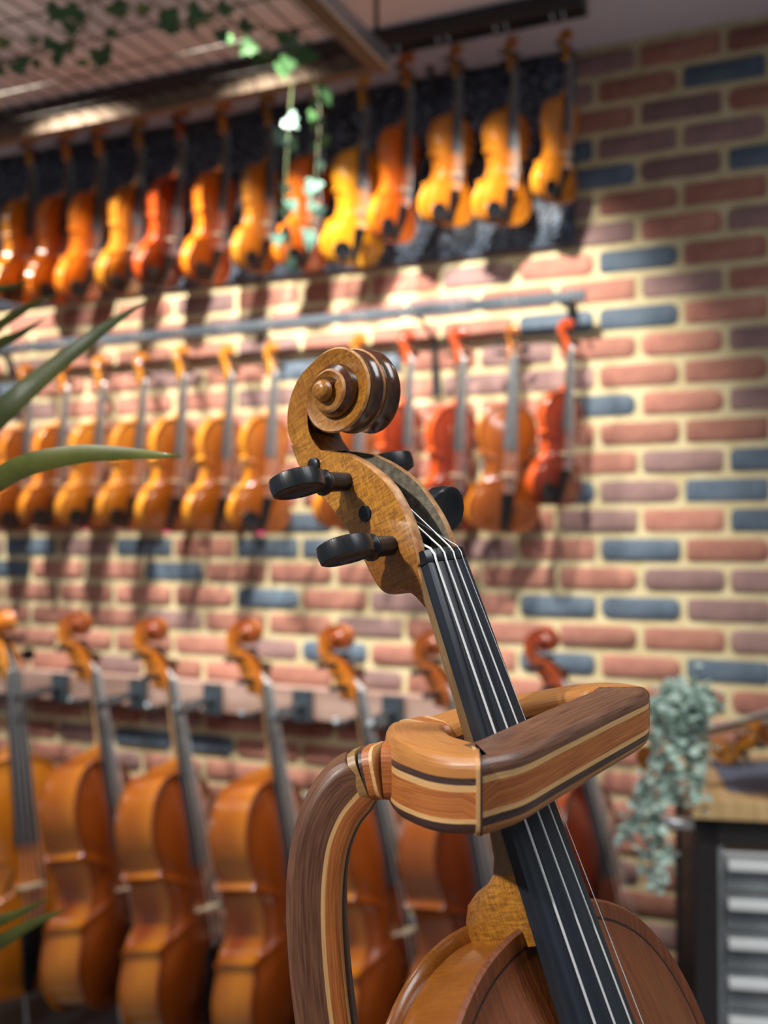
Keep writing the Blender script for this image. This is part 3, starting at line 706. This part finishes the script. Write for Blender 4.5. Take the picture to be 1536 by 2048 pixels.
# striped collars where the back bar meets the block
cb = [(30, 97.5, 446.5), (26.5, 98.5, 446)]
laminate(holder, [(24.5, 98.8, 445.5), (21.5, 99.6, 444)], (11.4, 11.8), [(1, 'maple')], 1, None)
laminate(holder, [(21.5, 99.6, 444), (16, 100.3, 440)], (12.2, 12.2), [(1, 'mahogany')], 1, None)
laminate(holder, [(16, 100.3, 440), (14, 100.2, 438)], (12.6, 12.5), [(1, 'maple')], 1, None)
# block from the back corner round to the front mitre
kl = [(.27, 'cherrywood'), (.09, 'wenge'), (.085, 'maple'), (.335, 'mahogany'), (.06, 'maple'), (.16, 'wenge')]
kp = sm([(14, 100.2, 438), (13, 99.5, 424), (13.2, 98, 404), (15.5, 96, 382), (20, 94.2, 366), (25, 93, 355), P1], 5)
ksz = [(12.4, 12.5+1.4*math.sin(math.pi*i/(len(kp)-1))+.3*i/(len(kp)-1)) for i in range(len(kp))]
laminate(holder, kp, ksz, kl, 1, None, mitre=(None, (1, 0, 0)))
laminate(holder, [(30.9, 92.2, 349.6), (31.7, 92.2, 349.6)], (12.8, 13.0), [(1, 'wenge')], 1, None)
laminate(holder, [(29.6, 92.2, 349.6), (30.9, 92.2, 349.6)], (12.6, 12.95), [(1, 'maple')], 1, None)
# collar rings between the arm and the block (stacked along the path)
cp = [(4.5, 96.3, 393), (.4, 96.6, 393.5), (-.8, 96.9, 394), (-4.6, 97.8, 395), (-6.0, 98.2, 395.3), (-8.8, 99.4, 396)]
for k_, (mk, sz_) in enumerate((('mahogany', 10.0), ('maple', 10.0), ('mahogany', 9.8), ('wenge', 9.5), ('olivewood', 9.7))):
    laminate(holder, [cp[k_], cp[k_+1]], (sz_, sz_), [(1, mk)], 1, None, rad=.6)
# arm: layers stacked across, seen face on
al = [(.09, 'walnut'), (.50, 'walnut'), (.07, 'maple'), (.24, 'mahogany'), (.04, 'maple'), (.06, 'wenge')]
apx = [(724,1548),(704,1568),(672,1608),(648,1665),(637,1730),(634,1800),(637,1880),(645,1970),(656,2060),(668,2180),(676,2330),(680,2600),(680,3000),(680,3600)]
ap = [((x-CX)/F*397, (y-CY)/F*397, 397+max(0, (y-2100))*0.0) for x, y in apx]
app = sm(ap, 4)
laminate(holder, app, [(11.2 if i > 4 else 9.3+.45*i, 10.6) for i in range(len(app))], al[::-1], 0, fw, rad=.45)
foot = ap[-1]
# table that carries holder and violin (below the frame)
TZ = camp(*foot).z
mb = MB(); q_ = camp(*foot); mb.box((q_.x-.09, q_.y-.07, TZ-.02), (q_.x+.09, q_.y+.07, TZ+.006)); o = link('foot_plate', mb.mesh('foot_plate', [M['walnut']])); local(holder, o)
tb = empty('display_table', 'plain dark display table under the focused violin', 'table', loc=(q_.x, q_.y, 0)); bpy.context.view_layer.update()
mb = MB(); mb.box((q_.x-.35, q_.y-.35, TZ-.05), (q_.x+.35, q_.y+.40, TZ-.02)); o = link('tabletop', mb.mesh('tabletop', [M['walnut']])); local(tb, o)
for sx in (-.31, .29):
    for sy in (-.31, .36):
        mb = MB(); mb.box((q_.x+sx, q_.y+sy, 0), (q_.x+sx+.03, q_.y+sy+.03, TZ-.05)); o = link('leg', mb.mesh('leg', [M['black_metal']])); local(tb, o)
# ------------------------------------------------------------------ wire canopy at the upper left with its frame
ZC = 2.545
K = onZ(775, 144, ZC); KX, KY = K.x, K.y
can = empty('wire_canopy', 'suspended square wire mesh canopy with a brown metal frame at the upper left', 'canopy', loc=(KX, KY, ZC)); bpy.context.view_layer.update()
X0, Y0 = -4.0, 1.0; tb_ = .038
def part_box(root, name, a, b, mt, bev=.002):
    mb = MB(); mb.box(a, b); o = link(name, mb.mesh(name, [mt])); local(root, o)
    if bev: m_ = o.modifiers.new('b', 'BEVEL'); m_.width = bev; m_.segments = 2
    return o
part_box(can, 'frame_beam', (X0, KY-tb_, ZC), (KX, KY, ZC+tb_), M['taupe'])
part_box(can, 'frame_beam', (KX-tb_, Y0, ZC), (KX, KY-tb_, ZC+tb_), M['taupe'])
part_box(can, 'frame_beam', (X0, Y0-tb_, ZC), (KX, Y0, ZC+tb_), M['taupe'])
part_box(can, 'edge_strip', (KX+.0005, Y0, ZC+.004), (KX+.006, KY, ZC+tb_+.012), M['steel'])['label'] = 'silver steel strip along the beam'
for (xx, yy) in ((KX-.02, KY-.02), (KX-.02, Y0+.2), (-3.2, KY-.02)):
    part_box(can, 'hanger_rod', (xx-.004, yy-.004, ZC+tb_), (xx+.004, yy+.004, CEIL), M['wire'], 0)
wx = mbm = None
step = .14
def wire_mesh(ln, ax):
    mb = MB(); mb.tube([(0, 0, 0), (ln, 0, 0)] if ax == 0 else [(0, 0, 0), (0, ln, 0)], .0024, 5); return mb.mesh('wire', [M['wire']])
wa = wire_mesh(KX-tb_-X0, 0); wb = wire_mesh(KY-Y0-tb_, 1)
y = KY-tb_-.06
while y > Y0+.03:
    o = link('wire', wa); local(can, o); o.matrix_world = Matrix.Translation((X0, y, ZC+.02)); y -= step
x = KX-tb_-.03; step = .054
while x > X0+.7:
    o = link('wire', wb); local(can, o); o.matrix_world = Matrix.Translation((x, Y0, ZC+.0238)); x -= step
# ------------------------------------------------------------------ ivy
M['ivy'] = mat('ivy_leaf', (.025, .09, .03), .5, c2=(.08, .19, .065), freq=40, coat=.2)
M['ivy_pale'] = mat('ivy_leaf_variegated', (.07, .20, .16), .45, c2=(.24, .42, .33), freq=55, coat=.3)
M['stem'] = mat('green_stem', (.08, .10, .04), .6)
def ivy_leaf():
    pts = [(0, 0), (.42, -.10), (.62, .18), (.40, .36), (.46, .62), (.20, .66), (0, 1.05), (-.20, .66), (-.46, .62), (-.40, .36), (-.62, .18), (-.42, -.10)]
    vs = [(x, y, .10*abs(x)-.12*y*y) for x, y in pts]; vs.append((0, .4, -.05)); n = len(pts)
    mb = MB(); mb.add(vs, [(i, (i+1) % n, n) for i in range(n)]); mb.uv = [(0, 0)]*len(mb.v)
    return mb.mesh('leaf', [M['ivy']], 180)
LEAF = ivy_leaf(); rv = random.Random(11)
def vine(label, pts, leaves, mk, size, name='ivy_vine'):
    """pts: world stem points; leaves: list of world positions (near the stem)"""
    root = empty(name, label, 'ivy', loc=pts[0], group=None); bpy.context.view_layer.update()
    mb = MB(); mb.tube([tuple(p) for p in cr([tuple(p) for p in pts], 5)], .0022, 5); o = link('stem', mb.mesh('stem', [M['stem']])); local(root, o)
    for i, p in enumerate(leaves):
        o = link('leaf', LEAF, None, [M[mk[i] if isinstance(mk, list) else mk]])
        s_ = size*rv.uniform(.8, 1.2)
        toc = (CAM-p).normalized(); d_ = (toc+Vector((rv.uniform(-.7, .7), rv.uniform(-.7, .7), rv.uniform(-.7, .7)))).normalized()
        q_ = d_.to_track_quat('Z', 'Y').to_matrix().to_4x4() @ Matrix.Rotation(rv.uniform(-.9, .9)+math.pi, 4, 'Z')
        local(root, o); o.matrix_world = Matrix.Translation(p) @ q_ @ Matrix.Scale(s_, 4)
    return root
def mesh_pts(pxs, z=ZC-.005): return [onZ(x, y, z) for x, y in pxs]
vine('green ivy vine lying on the wire canopy, leftmost, hanging just below the top left corner',
     mesh_pts([(-20, 145), (30, 120), (90, 95), (150, 80), (180, 30), (170, -10)]),
     mesh_pts([(10, 75), (30, 125), (45, 115), (72, 118), (65, 72), (90, 78), (120, 85), (138, 82), (135, 10), (150, 25), (160, 120), (118, 110), (5, 135), (195, 100), (208, 112), (140, 45), (120, 15)]), 'ivy', .036)
vine('green ivy vine lying on the wire canopy, in the middle beside the long hanging strand',
     mesh_pts([(215, -20), (240, 20), (225, 60), (205, 105)]),
     mesh_pts([(222, 8), (243, 15), (218, 58), (290, 8), (205, 95), (250, 5), (345, 35), (352, 48), (335, 20), (385, 38)]), 'ivy', .036)
stem = mesh_pts([(450, -15), (430, 40), (480, 50), (555, 62), (580, 100)])+[atd(585, 150, 2.50), atd(578, 250, 2.50), atd(572, 350, 2.50), atd(570, 430, 2.50), atd(577, 520, 2.50)]
lv = mesh_pts([(455, 8), (440, 60), (450, 70), (400, 15), (410, 25), (500, 45), (560, 62), (575, 72), (598, 90), (625, 100), (515, 105), (505, 85), (565, 128), (580, 118), (540, 105), (605, 95)])
lp = [(575, 235), (568, 265), (580, 280), (572, 370), (566, 412), (560, 462), (577, 520), (585, 532), (556, 470), (578, 400)]
lv += [atd(x, y, 2.50) for x, y in lp]
vine('long ivy vine with pale teal leaves trailing down before the upper violins', stem, lv, ['ivy']*16+['ivy_pale']*len(lp), .036)
st2 = mesh_pts([(585, 105), (605, 120)])+[atd(628, 165, 2.48), atd(640, 220, 2.48), atd(636, 300, 2.48), atd(630, 380, 2.48), atd(618, 470, 2.48)]
l2 = [(640, 168), (645, 185), (632, 195), (628, 225), (636, 240), (648, 270), (632, 285), (638, 320), (630, 362), (620, 375), (628, 405), (636, 412), (615, 458), (622, 470)]
vine('shorter hanging ivy strand just right of the long trailing one', st2, [atd(x, y, 2.48) for x, y in l2], ['ivy', 'ivy', 'ivy', 'ivy', 'ivy', 'ivy', 'ivy']+['ivy_pale']*7, .034)
# ------------------------------------------------------------------ spiky leaves entering from the left
M['blade'] = mat('yucca_leaf', (.07, .085, .010), .45, c2=(.13, .14, .022), freq=30, nscale=(1, 1, 1), coat=.2)
M['blade_tip'] = mat('dry_leaf_tip', (.25, .15, .06), .6)
pot = empty('spiky_plant', 'dark green spiky plant whose long narrow leaves reach in from the left edge', 'plant', loc=camp(-290, 330, 640)); bpy.context.view_layer.update()
def blade(pts, wds, deps, side=(0, 0, 1)):
    P = cr([tuple(atd(x, y, d)) for (x, y), d in zip(pts, deps)], 6); W = cr([(w_,) for w_ in wds], 6); secs = []
    n = len(P)
    for i in range(n):
        p = Vector(P[i]); t = (Vector(P[min(i+1, n-1)])-Vector(P[max(i-1, 0)])).normalized()
        toc = (CAM-p).normalized(); s_ = t.cross(toc).normalized(); nn = s_.cross(t); w_ = max(float(W[i][0]), .0003)
        secs.append([tuple(p+s_*w_-nn*w_*.15), tuple(p+nn*w_*.25), tuple(p-s_*w_-nn*w_*.15), tuple(p-nn*w_*.30)])
    mb = MB(); mb.sweep(secs, 0)
    o = link('leaf', mb.mesh('leaf', [M['blade']], 60)); local(pot, o)
blade([(-150, 1040), (-10, 962), (60, 928), (160, 908), (260, 907), (330, 911), (364, 912)], [.0062, .0065, .0062, .0050, .0032, .0014, .0003], [.62, .60, .58, .57, .56, .55, .55])
blade([(-120, 950), (0, 828), (70, 765), (140, 708), (210, 655), (300, 598)], [.008, .0085, .0075, .006, .0042, .0004], [.74, .76, .78, .80, .82, .84])
blade([(-120, 800), (-20, 700), (40, 668), (90, 636)], [.006, .005, .003, .0004], [.9, .9, .9, .9])
blade([(-120, 720), (-10, 655), (60, 612), (110, 590)], [.005, .0045, .003, .0004], [.95, .95, .95, .95])
blade([(-120, 640), (-20, 585), (30, 572), (62, 560)], [.004, .0035, .002, .0004], [.95, .95, .95, .95])
blade([(-140, 1960), (-20, 1895), (60, 1850), (135, 1818)], [.007, .006, .004, .0004], [.85, .85, .85, .85])
blade([(-140, 1890), (-20, 1848), (40, 1825), (100, 1795)], [.006, .005, .003, .0004], [.85, .85, .85, .85])
# ------------------------------------------------------------------ small things on the wall
def strap(label, pts, wd, cat):
    P = [onY(x, y, o_) for x, y, o_ in pts]; secs = []
    for i, p in enumerate(P):
        w_ = wd[i]
        secs.append([tuple(p+Vector((-w_, 0, 0))), tuple(p+Vector((w_, 0, 0))), tuple(p+Vector((w_, .006, 0))), tuple(p+Vector((-w_, .006, 0)))])
    mb = MB(); mb.sweep(secs, 0); t = link('strap', mb.mesh('strap', [M['black_metal']])); tag(t, label, cat)
strap('black strap hanging down from the middle rail beside the scroll', [(836, 632, .085), (850, 650, .07), (868, 680, .03), (870, 730, .02), (874, 792, .02)], [.006, .006, .007, .010, .015], 'strap')
strap('black strap running down from the rail under the ceiling', [(838, 70, .13), (850, 100, .10), (862, 150, .06), (866, 190, .03)], [.008, .008, .008, .008], 'strap')
M['pink'] = mat('pink_sticker', (.85, .06, .25), .5)
for r_, m in ((mid_roots[3]), (mid_roots[5]), (mid_roots[7])):
    mb = MB(); kk = 12
    mb.sweep([[(.016*math.cos(2*math.pi*j/kk), dy, -.036+.016*math.sin(2*math.pi*j/kk)) for j in range(kk)] for dy in (-.483, -.489)], 0)
    o = link('price_sticker', mb.mesh('price_sticker', [M['pink']]), r_); o['label'] = 'round pink sticker at the bottom'
# ------------------------------------------------------------------ workbench at the lower right
bx0 = atd(1385, 1600, 1.95); BZ = bx0.z
aB = math.radians(13.5)     # bench turned off the wall
BX = Vector((math.cos(-aB+math.radians(0)), -math.sin(aB)*-1, 0)); BX = Vector((math.cos(aB), math.sin(aB), 0)); BYv = Vector((-math.sin(aB), math.cos(aB), 0))
bm4 = Matrix(((BX.x, BYv.x, 0, bx0.x), (BX.y, BYv.y, 0, bx0.y), (0, 0, 1, 0), (0, 0, 0, 1)))
bench = empty('workbench', 'workbench with a pale butcher block top and dark legs at the lower right', 'workbench', mat=bm4); bpy.context.view_layer.update()
M['butcher'] = mat('butcher_block', (.56, .36, .15), .45, c2=(.72, .50, .25), freq=9, nscale=(6, .3, 2), coat=.2)
M['darkframe'] = mat('dark_bench_frame', (.02, .018, .018), .45)
M['clear'] = mat('clear_drawer_plastic', (.20, .23, .25), .18, c2=(.34, .38, .40), freq=10, trans=.25, spec=.6)
M['handlew'] = mat('white_drawer_lip', (.80, .84, .85), .3)
M['mat'] = mat('blue_grey_mat', (.13, .16, .24), .8, c2=(.17, .20, .29), freq=60)
def bpart(root, name, a, b, mt, bev=.002, parent=None):
    mb = MB(); mb.box(a, b); o = link(name, mb.mesh(name, [mt])); o.parent = parent or root
    if bev: m_ = o.modifiers.new('b', 'BEVEL'); m_.width = bev; m_.segments = 2
    return o
BD = .45
for k in range(5):      # staves of the butcher block top
    bpart(bench, 'stave', (k*.1125, 0, BZ-.034), (k*.1125+.112, BD, BZ), M['butcher'], .001)
bpart(bench, 'apron', (.01, .02, BZ-.085), (.55, .05, BZ-.0345), M['darkframe'])
for x_, y_ in ((.005, .02), (.005, BD-.07), (.51, .02), (.51, BD-.07)):
    bpart(bench, 'leg', (x_, y_, 0), (x_+.045, y_+.045, BZ-.0345), M['darkframe'])
bpart(bench, 'side_panel', (.012, .075, .10), (.030, BD-.075, BZ-.06), M['darkframe'])
# towel handle on the bench side
mb = MB(); hz = BZ-.055
mb.tube([(0.012, .36, hz), (-.05, .36, hz), (-.08, .33, hz), (-.085, .24, hz), (-.075, .13, hz), (-.05, .06, hz), (-.02, .04, hz), (.006, .04, hz)], .011, 10)
o = link('handle', mb.mesh('handle', [M['chrome']])); o.parent = bench; o['label'] = 'bent chrome handle on the bench side'
# clear drawers
dr = empty('drawer_tower', 'stack of clear plastic drawers with white lips under the workbench', 'drawers', mat=bm4 @ Matrix.Translation((.045, .02, 0))); bpy.context.view_layer.update()
DW = .34
for x_ in (0, DW-.012):
    bpart(dr, 'side_wall', (x_, .0, .02), (x_+.012, .38, BZ-.09), M['clear'])
ztop = BZ-.10; hd = .072
k = 0; zz = ztop
while zz-hd > .03:
    d_ = bpart(dr, 'drawer', (.014, -.004, zz-hd+.004), (DW-.014, .004, zz-.004), M['clear'])
    bpart(dr, 'drawer_lip', (.018, -.022, zz-.026), (DW-.018, -.0045, zz-.010), M['handlew'], parent=d_)
    bpart(dr, 'shelf', (.0125, .005, zz-.0035), (DW-.0125, .37, zz-.0005), M['handlew'], 0)
    zz -= hd; k += 1
mb = MB(); a4 = bm4 @ Matrix.Translation((0, 0, BZ))
mb.box((.075, .075, .0), (.52, .36, .004)); t = link('work_mat', mb.mesh('work_mat', [M['mat']])); t.matrix_world = a4; tag(t, 'blue grey mat lying on the butcher block bench top', 'mat')
# two violins lying on the bench, heads to the left
def lie(px, py, dep, fx, fy, fdep, col, label, rollv, s=1.0):
    h = atd(px, py, dep); f_ = atd(fx, fy, fdep); ax = (h-f_).normalized(); n = Vector(rollv); n = (n-ax*n.dot(ax)).normalized(); x = ax.cross(n)
    m3 = Matrix(((x.x, ax.x, n.x), (x.y, ax.y, n.y), (x.z, ax.z, n.z))).to_4x4()
    return place(vp_, Matrix.Translation(h) @ m3 @ Matrix.Scale(s, 4) @ Matrix.Translation((0, -.102, .015)), label, 'violin', col, 'violins lying on the workbench')
lie(1272, 1510, 2.0, 1536, 1446, 1.95, 'chestnut', 'violin held level over the bench, its black fingerboard pointing right', (0, .1, 1))
lie(1424, 1492, 2.20, 1536, 1470, 2.20, 'brown', 'golden brown violin lying on the bench mat at the right picture edge', (-.2, -.3, 1))
# ------------------------------------------------------------------ trailing eucalyptus garland beside the bench
M['euc'] = mat('eucalyptus_leaf', (.33, .50, .43), .6, c2=(.62, .76, .68), freq=40)
euc = empty('eucalyptus_garland', 'pale green eucalyptus garland trailing beside the workbench', 'garland', loc=atd(1370, 1420, 1.85)); bpy.context.view_layer.update()
mb = MB(); vs = [(0, 0, 0)]+[(math.cos(2*math.pi*j/8)*.5, .5+math.sin(2*math.pi*j/8)*.5, .05*math.cos(4*math.pi*j/8)) for j in range(8)]
mb.add(vs, [(0, 1+(j+0) % 8, 1+(j+1) % 8) for j in range(8)]); mb = MB(); vs = [(math.cos(2*math.pi*j/8)*.5, .5+math.sin(2*math.pi*j/8)*.5, .06*math.cos(4*math.pi*j/8)) for j in range(8)]+[(0, .5, -.08)]
mb.add(vs, [(j, (j+1) % 8, 8) for j in range(8)]); EL = mb.mesh('leaf', [M['euc']], 180)
strands = [[(1395, 1400), (1405, 1500), (1398, 1598)], [(1400, 1400), (1350, 1395), (1320, 1440), (1310, 1530), (1285, 1620), (1300, 1700), (1312, 1775)], [(1400, 1420), (1360, 1440), (1340, 1500), (1320, 1600), (1318, 1680), (1335, 1730)],
           [(1390, 1410), (1330, 1400), (1300, 1420)], [(1410, 1400), (1395, 1450), (1385, 1540), (1395, 1570)], [(1400, 1400), (1370, 1460), (1345, 1540), (1350, 1590)], [(1290,1560),(1265,1640),(1255,1670)], [(1420,1420),(1400,1380),(1360,1380)]]
for st_ in strands:
    P = cr([(x, y) for x, y in st_], 8); dp = 1.93 if st_[-1][1] == 1598 else (1.84 if len(st_) > 4 else 1.87)
    pw = [atd(x, y, dp) for x, y in P]
    mb = MB(); mb.tube([tuple(p) for p in pw], .0015, 4); o = link('stem', mb.mesh('stem', [M['stem']])); local(euc, o)
    for i, p in enumerate(pw):
        for q_ in range(6 if st_[0][0] >= 1380 and P[i][1] < 1500 else 4):
            o = link('leaf', EL, None, [M['euc']]); local(euc, o)
            pp = p+Vector((rv.gauss(0, .010), rv.gauss(0, .010), rv.gauss(0, .010)))
            o.matrix_world = Matrix.Translation(pp) @ Matrix.Rotation(rv.uniform(0, 6.3), 4, 'Z') @ Matrix.Rotation(rv.uniform(0, 6.3), 4, 'X') @ Matrix.Scale(rv.uniform(.012, .020), 4)
